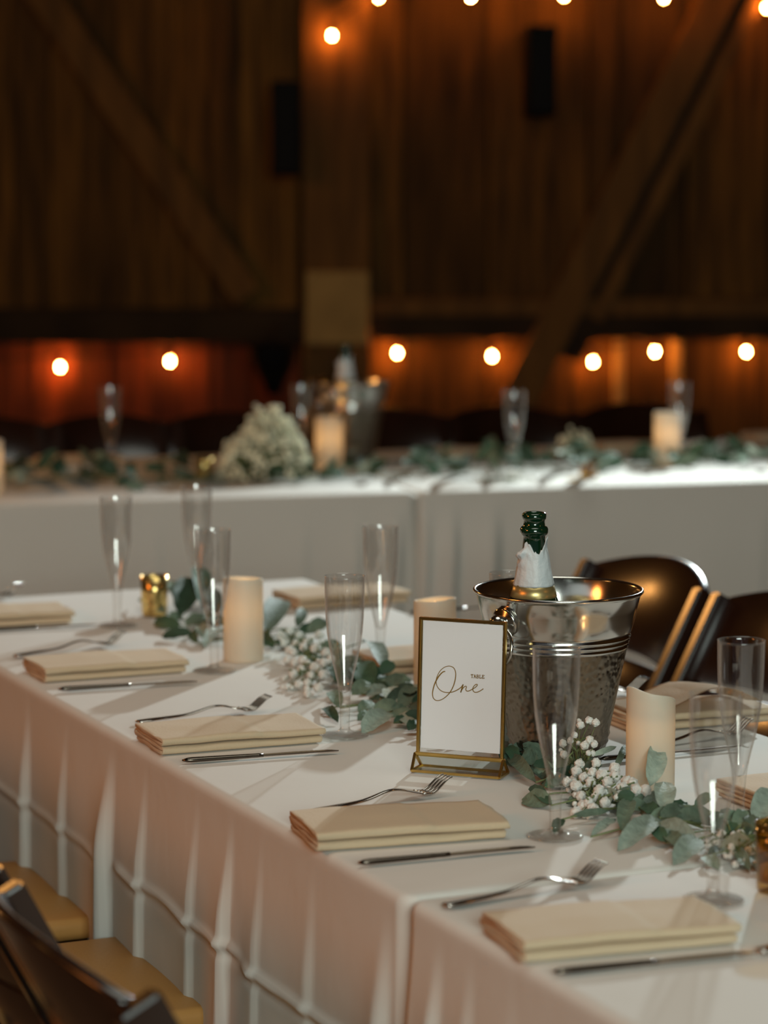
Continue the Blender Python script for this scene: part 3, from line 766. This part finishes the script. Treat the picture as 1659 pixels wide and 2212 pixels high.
def ribbon(bm, pts, wfun):
    pts = [cuv(*p) for p in pts]; n = len(pts); prev = None
    for i, (x, z) in enumerate(pts):
        a = pts[max(i-1, 0)]; b = pts[min(i+1, n-1)]; dx, dz = b[0]-a[0], b[1]-a[1]; l = math.hypot(dx, dz) or 1
        wd = wfun(i/(n-1)); nx, nz = -dz/l*wd, dx/l*wd
        c = [bm.verts.new(fp(x+nx, z+nz, -.0006)), bm.verts.new(fp(x-nx, z-nz, -.0006)), bm.verts.new(fp(x-nx, z-nz, -.0004)), bm.verts.new(fp(x+nx, z+nz, -.0004))]
        if prev:
            for k in range(4): bm.faces.new((prev[k], prev[(k+1) % 4], c[(k+1) % 4], c[k]))
        prev = c
bm = BM()
Opath = [(573, 787), (545, 793), (510, 823), (475, 868), (440, 935), (418, 1005), (410, 1062), (420, 1110), (450, 1139), (490, 1143), (540, 1126), (595, 1086), (643, 1032), (682, 955), (704, 870), (706, 800), (686, 750), (650, 727), (608, 723), (560, 738), (510, 778), (475, 835), (457, 890), (458, 935), (476, 980), (512, 1018), (560, 1040), (615, 1046), (675, 1036), (735, 1010), (780, 978), (804, 945)]
ribbon(bm, catmull(Opath), lambda s: .00045+.00036*math.exp(-((s-.10)/.10)**2)+.0002*math.exp(-((s-.42)/.08)**2)+.00012*math.exp(-((s-.95)/.1)**2))
npath = [(804, 945), (790, 990), (773, 1043), (785, 1015), (808, 985), (832, 968), (846, 975), (838, 1002), (842, 1020), (862, 1028), (890, 1020), (922, 1003), (955, 985), (980, 962), (984, 948), (970, 945), (945, 962), (928, 992), (930, 1020), (950, 1040), (980, 1041), (1020, 1025), (1062, 998)]
ribbon(bm, catmull(npath), lambda s: .00052+.00028*math.exp(-((s-.05)/.05)**2))
obj('script_word', bm, M['ink'], card, smooth=False)
bm = BM()
def seg_(x0, y0, x1, y1, w_=.00040): ribbon(bm, [(x0, y0), ((x0+x1)/2, (y0+y1)/2), (x1, y1)], lambda s: w_)
lw = 33
for i, ch in enumerate('TABLE'):
    X = 903+i*35.5; Y = 823+i*2.2; h_ = 42; W_ = 30
    def s(a, b, c, d, w_=.00040): seg_(X+a*W_, Y+b*h_, X+c*W_, Y+d*h_, w_)
    if ch == 'T': s(.0, .04, 1, .04); s(.04, .04, .04, .26); s(.96, .04, .96, .26); s(.5, .04, .5, .96); s(.28, .96, .72, .96)
    if ch == 'A': s(.48, .04, .12, .96); s(.48, .04, .88, .96); s(.24, .62, .76, .62); s(-.02, .96, .3, .96); s(.7, .96, 1.02, .96); s(.3, .04, .52, .04)
    if ch == 'B':
        s(.0, .04, .6, .04); s(.0, .96, .65, .96); s(.16, .04, .16, .96); s(.16, .48, .62, .48); s(.6, .04, .8, .15); s(.8, .15, .8, .36); s(.8, .36, .62, .48); s(.62, .48, .9, .6); s(.9, .6, .9, .85); s(.9, .85, .65, .96)
    if ch == 'L': s(.0, .04, .5, .04); s(.24, .04, .24, .96); s(.0, .96, .92, .96); s(.92, .96, .92, .68)
    if ch == 'E': s(.0, .04, .86, .04); s(.0, .96, .9, .96); s(.16, .04, .16, .96); s(.16, .48, .56, .48); s(.56, .36, .56, .6); s(.86, .04, .86, .26); s(.9, .96, .9, .72)
obj('small_word', bm, M['ink'], card, smooth=False)

# ------------------------------------------------------------------ foliage
def leaf(bm, base, tip, wd, roll=0.0, cup=.18, droop=0.0, mi=0):
    """oval leaf with a midrib fold, wd = full width"""
    base, tip = Vector(base), Vector(tip); d = tip-base; L = d.length
    if L < 1e-4: return
    d.normalize(); s_ = d.cross(Vector((0, 0, 1)))
    if s_.length < .05: s_ = Vector((1, 0, 0))
    s_.normalize(); n_ = s_.cross(d)
    # leaves turn their faces up and out towards the room side they grow to
    want = Vector((-.15, -.80, .60)).normalized(); want = (want-d*want.dot(d))
    if want.length > .2:
        want.normalize(); n_ = want; s_ = d.cross(n_)
    roll = (roll-.4)*.9
    q = Matrix.Rotation(roll, 3, d); s_ = q @ s_; n_ = q @ n_
    NL, NW = 8, 5; rows = []
    for i in range(NL+1):
        x = i/NL
        wv = wd*.5*(max(0, math.sin(PI*x**1.05)))**.5*.95 if 0 < x < 1 else wd*.02
        row = []
        for j in range(NW):
            y = (j/(NW-1)-.5)*2
            p = base+d*(L*x)+s_*(wv*y)+n_*(cup*wd*(abs(y)**1.4)*math.sin(PI*x)*.8 + droop*L*(-(x-.5)**2*4+1)*.25+.0012*math.sin(x*17+y*5))
            row.append(bm.verts.new(p))
        rows.append(row)
    for a, b in zip(rows, rows[1:]):
        for k in range(NW-1):
            f = bm.faces.new((a[k], a[k+1], b[k+1], b[k])); f.material_index = mi
def px_leaf(bm, b, tpt, wpx, zb, zt, roll=0.0, mi=0, cup=.18, droop=.3):
    P = at(*b, TZ+zb); Q = at(*tpt, TZ+zt); s_ = FPX/((P.y+Q.y)/2)
    leaf(bm, P, Q, wpx/s_, roll, cup, droop, mi)
def blossom(bm, p, r, sub=2, seed=0):
    g = bmesh.ops.create_icosphere(bm, subdivisions=sub, radius=r, matrix=Matrix.Translation(p))
    for vv in g['verts']:
        d = vv.co-Vector(p); n_ = noise.noise(d*(2.2/r)+Vector((seed, 0, 0)))
        vv.co = Vector(p)+d*(1+.34*n_)

hero = [  # base, tip, width px, z base, z tip, roll, material (0 sage,1 frosted,2 deep)
    # cluster at the left end
    ((358, 1325), (303, 1293), 26, .010, .014, .5, 0), ((392, 1352), (333, 1344), 24, .008, .006, .2, 2),
    ((415, 1366), (350, 1376), 22, .012, .004, .5, 2), ((395, 1312), (364, 1256), 30, .018, .045, .9, 0), ((388, 1330), (424, 1250), 50, .014, .052, .7, 2),
    ((455, 1335), (400, 1348), 26, .016, .012, .6, 0), ((440, 1320), (424, 1225), 32, .02, .06, .9, 2), ((452, 1385), (432, 1352), 22, .006, .012, .3, 1),
    ((428, 1390), (418, 1362), 18, .004, .01, 0, 2), ((400, 1290), (352, 1270), 22, .03, .034, .7, 0), ((470, 1330), (448, 1270), 30, .02, .05, .8, 2), ((475, 1360), (440, 1400), 22, .01, .003, .1, 1),
    # between candle and bouquet
    ((574, 1368), (610, 1296), 42, .014, .040, .8, 0), ((590, 1352), (572, 1318), 26, .012, .03, .5, 2), ((641, 1356), (655, 1314), 20, .012, .034, .9, 0),
    ((664, 1368), (706, 1340), 26, .01, .026, .6, 0), ((640, 1372), (690, 1352), 22, .008, .016, .5, 2), ((600, 1375), (660, 1372), 20, .006, .01, .4, 0), ((560, 1400), (538, 1420), 22, .004, .003, 0, 1), ((560, 1380), (590, 1400), 24, .006, .004, .1, 2),
    # by the middle flute
    ((786, 1386), (828, 1446), 34, .030, .018, -.3, 0), ((800, 1416), (843, 1403), 22, .016, .018, .3, 2), ((800, 1490), (774, 1432), 46, .010, .028, .6, 2), ((822, 1480), (786, 1440), 30, .012, .028, .5, 2),
    ((832, 1478), (888, 1468), 26, .014, .016, .4, 0), ((760, 1500), (800, 1476), 28, .014, .024, .5, 0), ((838, 1486), (792, 1502), 24, .016, .012, .4, 1), ((838, 1486), (861, 1532), 30, .020, .008, .3, 1),
    ((812, 1520), (774, 1538), 26, .010, .006, .4, 0), ((842, 1540), (782, 1584), 38, .010, .003, .2, 1), ((862, 1544), (904, 1566), 30, .012, .006, .2, 1), ((864, 1536), (904, 1486), 34, .010, .022, .5, 0),
    ((905, 1500), (885, 1484), 22, .014, .022, .5, 1), ((735, 1530), (716, 1494), 26, .006, .014, .6, 0), ((700, 1530), (730, 1560), 20, .004, .003, .2, 2), ((800, 1542), (772, 1556), 20, .005, .003, .1, 0), ((820, 1456), (850, 1430), 24, .016, .03, .7, 2),
    ((850, 1562), (880, 1552), 18, .006, .010, .3, 2), ((770, 1470), (744, 1440), 26, .014, .03, .6, 2), ((735, 1480), (716, 1440), 24, .012, .024, .7, 2),
    # right of the sign, in front of the bucket
    ((1095, 1600), (1152, 1552), 30, .016, .038, .6, 0), ((1130, 1582), (1152, 1560), 24, .026, .040, .5, 1), ((1157, 1690), (1100, 1634), 24, .006, .012, .3, 0), ((1096, 1622), (1168, 1606), 20, .016, .022, .4, 0),
    ((1140, 1630), (1170, 1652), 24, .014, .008, .1, 2), ((1190, 1692), (1152, 1652), 28, .004, .012, .5, 0), ((1100, 1580), (1120, 1556), 20, .02, .032, .6, 2), ((1120, 1652), (1098, 1612), 22, .010, .022, .5, 2), ((1160, 1600), (1204, 1618), 18, .02, .016, .2, 0), ((1165, 1640), (1210, 1660), 22, .012, .01, .3, 2),
    ((1128, 1728), (1192, 1736), 40, .003, .006, .3, 0), ((1190, 1740), (1146, 1700), 22, .006, .010, .4, 2), ((1272, 1634), (1331, 1613), 10, .020, .026, .9, 1), ((1326, 1664), (1350, 1610), 12, .016, .034, .9, 0), ((1176, 1700), (1210, 1690), 18, .008, .012, .3, 2),
    # right hand part
    ((1403, 1698), (1421, 1606), 36, .020, .058, .9, 1), ((1436, 1754), (1434, 1690), 38, .016, .034, .6, 1), ((1424, 1768), (1334, 1838), 40, .014, .003, .3, 1), ((1510, 1812), (1454, 1868), 40, .010, .003, .2, 1),
    ((1426, 1778), (1503, 1816), 38, .016, .008, .5, 1), ((1424, 1766), (1478, 1744), 26, .018, .022, .5, 0), ((1458, 1768), (1514, 1756), 26, .014, .018, .4, 0), ((1362, 1728), (1342, 1794), 30, .014, .006, .3, 0), ((1330, 1730), (1372, 1716), 24, .016, .024, .4, 2),
    ((1276, 1808), (1330, 1770), 18, .004, .010, .4, 1), ((1234, 1764), (1314, 1752), 14, .008, .012, .5, 0), ((1478, 1835), (1440, 1800), 26, .006, .010, .4, 0), ((1440, 1820), (1415, 1790), 24, .006, .012, .3, 2), ((1390, 1740), (1420, 1760), 26, .016, .014, .3, 2),
    ((1627, 1774), (1668, 1706), 44, .014, .038, .7, 1), ((1558, 1820), (1625, 1846), 50, .010, .005, .4, 1), ((1585, 1790), (1610, 1750), 26, .012, .026, .6, 0), ((1590, 1840), (1618, 1880), 22, .006, .003, .3, 0), ((1540, 1790), (1575, 1776), 24, .012, .014, .4, 2), ((1520, 1850), (1552, 1880), 26, .006, .003, .2, 0),
    ((1556, 1832), (1530, 1860), 22, .006, .003, .2, 2), ((1600, 1810), (1565, 1780), 26, .010, .02, .5, 2), ((1500, 1740), (1540, 1716), 20, .014, .026, .5, 0), ((1620, 1850), (1660, 1880), 30, .008, .004, .3, 0), ((1215, 1770), (1196, 1800), 20, .008, .004, .3, 2),
]
G = dict()
t = thing('leaf_garland', 'sage green leaf garland winding along the middle of the near table', 'garland', at(870, 1560), 0)
bm = BM(); off = -t.location
path_px = [(392, 1345), (460, 1350), (570, 1385), (650, 1400), (720, 1450), (800, 1490), (860, 1540), (930, 1575), (1010, 1600), (1095, 1615), (1170, 1660), (1240, 1710), (1320, 1740), (1420, 1765), (1520, 1790), (1640, 1815), (1760, 1850)]
for b_, t_, w_, zb, zt, ro, mi in hero: px_leaf(bm, b_, t_, w_*1.38, zb, zt, ro, mi)
rr = random.Random(12)
pathw = [at(*p) for p in path_px]
for i in range(len(pathw)-1):
    A_, B_ = pathw[i], pathw[i+1]; L = (B_-A_).length
    dens = 30 if i != 2 else 22
    for k in range(max(2, int(L*(dens*2.3 if i < 9 else dens*3.6)))):
        p = A_.lerp(B_, rr.random())+Vector((rr.gauss(0, .010), rr.gauss(0, .012), .004+rr.random()*.012))
        a = rr.uniform(0, 2*PI); l = rr.uniform(.026, .042); q = p+Vector((math.cos(a)*l, math.sin(a)*l*.9, rr.uniform(-.004, .016)))
        q.z = max(q.z, TZ+.002)
        leaf(bm, p, q, l*rr.uniform(.52, .66), rr.uniform(-.3, 1.1), .18, .3, rr.choice((0, 0, 2, 2) if i < 9 else (0, 0, 1, 2)))
for vv in bm.verts:
    if vv.co.z < TZ+.0015: vv.co.z = TZ+.0015
    vv.co += off
fo_ = obj('foliage', bm, [M['leaf'], M['leafpale'], M['leafdark']], t)
bm = BM(); add_tube(bm, [p+off+Vector((0, 0, .004+.003*math.sin(i*2.1))) for i, p in enumerate(pathw)], .0018, 6)
for b_, t_, w_, zb, zt, ro, mi in hero:
    P = at(*b_, TZ+zb); near = min(pathw, key=lambda q: (q-P).length); 
    near = min((pathw[i].lerp(pathw[i+1], s/6) for i in range(len(pathw)-1) for s in range(7)), key=lambda q: (q-P).length)
    if (near-P).length > .004: add_tube(bm, [near+off+Vector((0, 0, .005)), (near+P)/2+off+Vector((0, 0, .006)), P+off], .0011, 5)
obj('stem', bm, M['stem'], t)

def breath(name, lab, root_px, heads, rpx, extra, seed, dark=True, pale=False):
    t = thing(name, lab, 'flowers', at(*root_px), 0, "baby's breath sprigs in the garland")
    off = -t.location; rr = random.Random(seed); root = at(root_px[0], root_px[1])+Vector((0, 0, .012))
    bm = BM(); bs = BM(); allp = []
    for (x, y, z) in heads:
        p = at(x, y, TZ+z); s_ = FPX/p.y; allp.append(p)
        blossom(bm, p+off, rpx/s_*rr.uniform(.85, 1.15), 3, rr.random()*9)
    for k in range(extra):
        p = rr.choice(allp)+Vector((rr.gauss(0, .008), rr.gauss(0, .008), rr.uniform(-.012, .002))); p.z = max(p.z, TZ+.004)
        blossom(bm, p+off, rr.uniform(.0022, .0048), 2, rr.random()*9); allp.append(p)
    obj('blossoms', bm, M['blossom'], t)
    for p in allp:
        mid = root.lerp(p, .55)+Vector((rr.gauss(0, .003), rr.gauss(0, .003), .003))
        add_tube(bs, [root+off, mid+off, p+off-Vector((0, 0, .003))], .0006, 4)
        add_tube(bs, [mid+off, mid+off+Vector((rr.gauss(0, .008), rr.gauss(0, .008), rr.uniform(0, .01)))], .0012, 4)
    obj('stems', bs, M['stem'], t)
    return t
L1 = [(626, 1363, .035), (646, 1373, .03), (690, 1371, .034), (663, 1387, .028), (655, 1398, .026), (681, 1401, .028), (704, 1410, .03), (625, 1405, .022), (634, 1410, .02), (621, 1425, .016), (637, 1430, .016), (654, 1427, .02), (664, 1434, .018), (679, 1441, .02), (634, 1456, .012), (698, 1457, .02), (645, 1479, .008), (664, 1475, .012), (688, 1486, .012), (663, 1497, .006), (616, 1387, .02), (698, 1432, .026), (714, 1424, .026), (672, 1460, .014), (640, 1392, .024), (610, 1376, .022), (650, 1448, .012)]
breath('babys_breath_sprig', 'white baby\'s breath cluster left of the middle flute', (690, 1450), L1, 9.5, 26, 3)
L2 = [(1252, 1650, .03), (1245, 1666, .028), (1287, 1648, .034), (1301, 1675, .03), (1328, 1677, .03), (1328, 1660, .034), (1261, 1679, .026), (1225, 1689, .02), (1245, 1698, .02), (1294, 1709, .022), (1256, 1720, .014), (1355, 1688, .028), (1345, 1702, .024), (1316, 1711, .02), (1272, 1735, .012), (1307, 1733, .014), (1374, 1706, .024), (1395, 1707, .024), (1281, 1749, .008), (1262, 1740, .008), (1275, 1690, .024), (1312, 1690, .026), (1340, 1718, .018), (1245, 1755, .006), (1280, 1670, .03), (1360, 1720, .016), (1273, 1757, .006), (1366, 1694, .026), (1288, 1722, .016)]
breath('babys_breath_sprig', 'dense white baby\'s breath cluster right of the front flute', (1310, 1740), L2, 12, 30, 4)
L3 = [(1272, 1556, .07), (1254, 1566, .066), (1287, 1561, .068), (1241, 1588, .058), (1274, 1599, .056), (1263, 1610, .052), (1216, 1606, .05), (1218, 1630, .042), (1232, 1600, .054)]
breath('babys_breath_sprig', 'few tall baby\'s breath blossoms standing up against the ice bucket', (1245, 1690), L3, 8.5, 8, 5)
L4 = [(1600, 1800, .02), (1580, 1830, .012), (1610, 1862, .006), (1640, 1830, .012), (1560, 1800, .016), (1530, 1830, .008), (1588, 1868, .004)]
breath('babys_breath_sprig', 'small scattered baby\'s breath beside the amber votive', (1590, 1825), L4, 8, 22, 6)

# ------------------------------------------------------------------ items on the far table
def fp_(px, py): return at(px, py, TZ)
t = thing('leaf_garland', 'blurred leaf garland running along the far table', 'garland', fp_(830, 1035), 0); off = -t.location
bm = BM(); rr = random.Random(21); bw_ = BM()
cpx = [(-80, 1042), (0, 1040), (120, 1038), (300, 1040), (420, 1042), (570, 1040), (700, 1035), (840, 1028), (980, 1020), (1120, 1016), (1260, 1012), (1400, 1010), (1520, 1000), (1659, 995), (1760, 990)]
cw = [fp_(*p) for p in cpx]
for i in range(len(cw)-1):
    A_, B_ = cw[i], cw[i+1]; L = (B_-A_).length
    for k in range(int(L*75)):
        p = A_.lerp(B_, rr.random())+Vector((0, rr.gauss(0, .09), rr.uniform(.004, .03)))
        a = rr.uniform(0, 2*PI); l = rr.uniform(.045, .075); q = p+Vector((math.cos(a)*l, math.sin(a)*l, rr.uniform(-.01, .055)))
        q.z = max(q.z, TZ+.002); leaf(bm, p, q, l*.5, rr.uniform(-.8, .8), .18, .3, rr.choice((0, 0, 1, 2, 2)))
for x0, y0, x1, y1, w_, mi in [(60, 1020, 38, 968, 34, 0), (75, 1025, 70, 985, 26, 1), (140, 1020, 122, 975, 34, 0), (250, 1020, 215, 980, 30, 2), (410, 1010, 375, 975, 40, 2), (1120, 1010, 1098, 965, 40, 2), (1010, 1015, 1000, 975, 44, 2), (910, 1010, 900, 965, 40, 2), (1240, 1000, 1210, 960, 30, 1), (1300, 1010, 1262, 985, 36, 2)]:
    P = at(x0, y0, TZ+.01); Q = at(x1, y1+38, TZ+.05); leaf(bm, P, Q+Vector((0, 0, .02)), w_/800, .7, .15, .2, mi)
for vv in bm.verts:
    if vv.co.z < TZ+.0015: vv.co.z = TZ+.0015
    vv.co += off
obj('foliage', bm, [M['leaf'], M['leafpale'], M['leafdark']], t)
bm = BM(); add_tube(bm, [p+off+Vector((0, 0, .006)) for p in cw], .002, 6); obj('stem', bm, M['stem'], t)

def mound(name, lab, px, py, wd, h, n, m, seed, r=(.004, .007), cat='flowers'):
    t = thing(name, lab, cat, fp_(px, py), 0); rr = random.Random(seed); bm = BM(); bs = BM()
    for k in range(n):
        a = rr.uniform(0, 2*PI); q = rr.random()**.55; el = rr.random()
        x = math.cos(a)*q*wd/2; y = math.sin(a)*q*wd/2*.8; top = h*max(.12, (1-q*q)**.6)*(.82+.25*x/wd+.35*noise.noise(Vector((x*26, y*26, seed)))+rr.uniform(0, .14))
        z = top*(1-.35*el*el); blossom(bm, Vector((x, y, z)), rr.uniform(*r), 1, k)
        if k % 3 == 0: add_tube(bs, [(x*.15, y*.15, .003), (x*.6, y*.6, z*.5), (x, y, z)], .0009, 4)
    obj('blossoms', bm, m, t); obj('stems', bs, M['stem'], t)
mound('babys_breath_bouquet', 'large round cream baby\'s breath bouquet on the far table', 572, 1038, .235, .185, 700, M['dryblossom'], 5, (.0045, .0075))
mound('babys_breath_sprig', 'loose baby\'s breath sprig on the far table between flute and candle', 1240, 990, .12, .085, 90, M['dryblossom'], 6, (.004, .006))
mound('babys_breath_sprig', 'low baby\'s breath patch at the right end of the far table', 1520, 985, .26, .045, 150, M['blossom'], 7, (.004, .007))
mound('babys_breath_sprig', 'low baby\'s breath patch near the middle of the far table', 1090, 1040, .16, .035, 60, M['blossom'], 8, (.004, .006))
mound('babys_breath_sprig', 'small baby\'s breath patch on the far table at the left', 185, 1030, .2, .03, 50, M['blossom'], 9, (.004, .006))

FG = 'place settings on the far table'
for px, py, lab in [(240, 1016, 'blurred flute on the far table at the left, in front of dark chairs'), (652, 1010, 'faint flute behind the cream bouquet on the far table'),
                    (1110, 1030, 'blurred flute in the middle of the far table right of the far ice bucket'), (1466, 1005, 'faint flute just behind the right hand candle on the far table')]:
    flute(px, py, lab, 'flutes on the far table')
for px, py, lab, sd in [(170, 1003, 'pinkish folded napkin at the left on the far table', 31), (985, 985, 'folded napkin on the far table right of the far ice bucket', 32), (1365, 972, 'folded napkin on the far table left of the right hand candle', 33), (1690, 950, 'folded napkin on the far table cut off by the right edge', 34)]:
    napkin_at(px, py, FY+.05, lab, sd, 'napkins on the far table', 1.0)
candle(fp_(711, 1012), .036, .135, .4, 'glowing pillar candle in front of the ice bucket on the far table', .004, 'pillar candles on the far table', power=.09)
candle(fp_(1440, 1004), .034, .138, .4, 'glowing pillar candle at the right on the far table', .004, 'pillar candles on the far table', power=.09)
candle(fp_(-24, 1066), .034, .130, .4, 'pillar candle cut off by the left edge on the far table', .004, 'pillar candles on the far table', power=.06)
votive(fp_(441, 1036), .022, .055, 'small gold votive left of the cream bouquet on the far table', M['mercury'], 'votives on the far table')
votive(fp_(1272, 1030), .024, .052, 'small amber votive in front of the loose sprig on the far table', M['amber'], 'votives on the far table')
# far bucket and bottle = copies of the near ones
bk = [o for o in C.objects if o.name == 'ice_bucket'][0]; bo = [o for o in C.objects if o.name == 'champagne_bottle'][0]
FB = fp_(757, 1000)
copy_tree(bk, FB, .3, 'blurred silver ice bucket on the far table behind the cream bouquet')
c = copy_tree(bo, FB+Vector((-.012, .01, .008)), .3, 'blurred champagne bottle standing in the far ice bucket')
c.rotation_euler = (0, 0, .3)

# ------------------------------------------------------------------ chairs
def chair_make():
    t = thing('folding_chair', '', 'chair', (0, 0, 0))
    # local: seat faces -y (towards the table), back at +y
    w2 = .195
    for s in (-1, 1):
        bm = BM(); add_bar(bm, (s*w2, -.20, .012), (s*w2, .215, .80), .024, .042, up=(0, .88, -.46), bev=.004)
        obj('front_leg', bm, M['chairwood'], t, smooth=False)
        bm = BM(); add_bar(bm, (s*(w2-.03), .20, .012), (s*(w2-.03), -.14, .44), .022, .036, up=(0, .78, .62), bev=.004); obj('rear_leg', bm, M['chairwood'], t, smooth=False)
    def slat(name, z0, z1, y0, arch, crown):
        bm = BM(); n = 14; rg = []
        for i in range(n+1):
            s = -1+2*i/n; x = s*(w2-.008); yy = y0+arch*(1-s*s); zt = z1+crown*(1-s*s)**1.0; zb = z0+crown*.25*(1-s*s)
            sl = .52
            rg.append([bm.verts.new((x, yy+dy+sl*(z-z0), z)) for dy, z in ((-.008, zb), (-.008, zt), (.008, zt), (.008, zb))])
        for a, b in zip(rg, rg[1:]):
            for k in range(4): bm.faces.new((a[k], a[(k+1) % 4], b[(k+1) % 4], b[k]))
        bm.faces.new(rg[0][::-1]); bm.faces.new(rg[-1]); bmesh.ops.recalc_face_normals(bm, faces=bm.faces)
        o = obj(name, bm, M['chairwood'], t); m_ = o.modifiers.new('b', 'BEVEL'); m_.width = .004; m_.segments = 2; m_.limit_method = 'ANGLE'
    slat('top_rail', .665, .800, .150, .030, .030)
    slat('back_slat', .575, .660, .100, .028, .0)
    slat('back_slat', .485, .570, .052, .026, .0)
    bm = BM(); add_box(bm, (-.185, -.22, .425), (.185, .17, .445), .006); obj('seat_frame', bm, M['chairwood'], t, smooth=False)
    bm = BM(); add_box(bm, (-.178, -.218, .446), (.178, .165, .478), .012)
    o = obj('seat_pad', bm, M['vinyl'], t)
    for zz, yy in ((.18, -.115), (.12, .12)):
        bm = BM(); add_bar(bm, (-w2+.03, yy, zz), (w2-.03, yy, zz), .02, .02, bev=.003); obj('stretcher', bm, M['chairwood'], t, smooth=False)
    return t
ch0 = chair_make(); cu = [0]
def chair(p, rz, lab, grp):
    if not cu[0]: cu[0] = 1; ch0.location = p; ch0.rotation_euler = (0, 0, rz); ch0['label'] = lab; ch0['group'] = grp; return ch0
    return copy_tree(ch0, p, rz, lab, grp)
# left side: faces +v, so local -y = +v  -> rz = YAW + 90
for b, lab in ((-.175, 'dark folding chair nearest the camera, only its back rail in the lower left corner'), (.285, 'second dark folding chair from the camera at the lower left, mostly out of frame'), (.745, 'folding chair with tan seat pad at the lower left, tucked against the cloth'), (1.195, 'folding chair with tan seat pad at the left edge, behind the nearer tan seat')):
    chair(T(-.203, b, 0), YAW+PI/2, lab, 'folding chairs along the left of the near table')
for b, lab in ((1.15, 'dark varnished folding chair at the right edge with a broad shining top rail'), (1.60, 'dark varnished folding chair directly behind the ice bucket')):
    chair(T(.98, b, 0), YAW-PI/2, lab, 'folding chairs along the right of the near table')
names = ['leftmost', 'second from left', 'third from left', 'fourth from left', 'fifth from left', 'rightmost']
for i, px in enumerate((-20, 260, 540, 930, 1220, 1560)):
    s_ = px
    p = fo+fx*((at_y(px, 1000, 7.4)-fo).dot(fx))+fy*1.16
    chair(Vector((p.x, p.y, 0)), FY, 'dark chair behind the far table, %s of the six in its row' % names[i], 'dark chairs behind the far table')
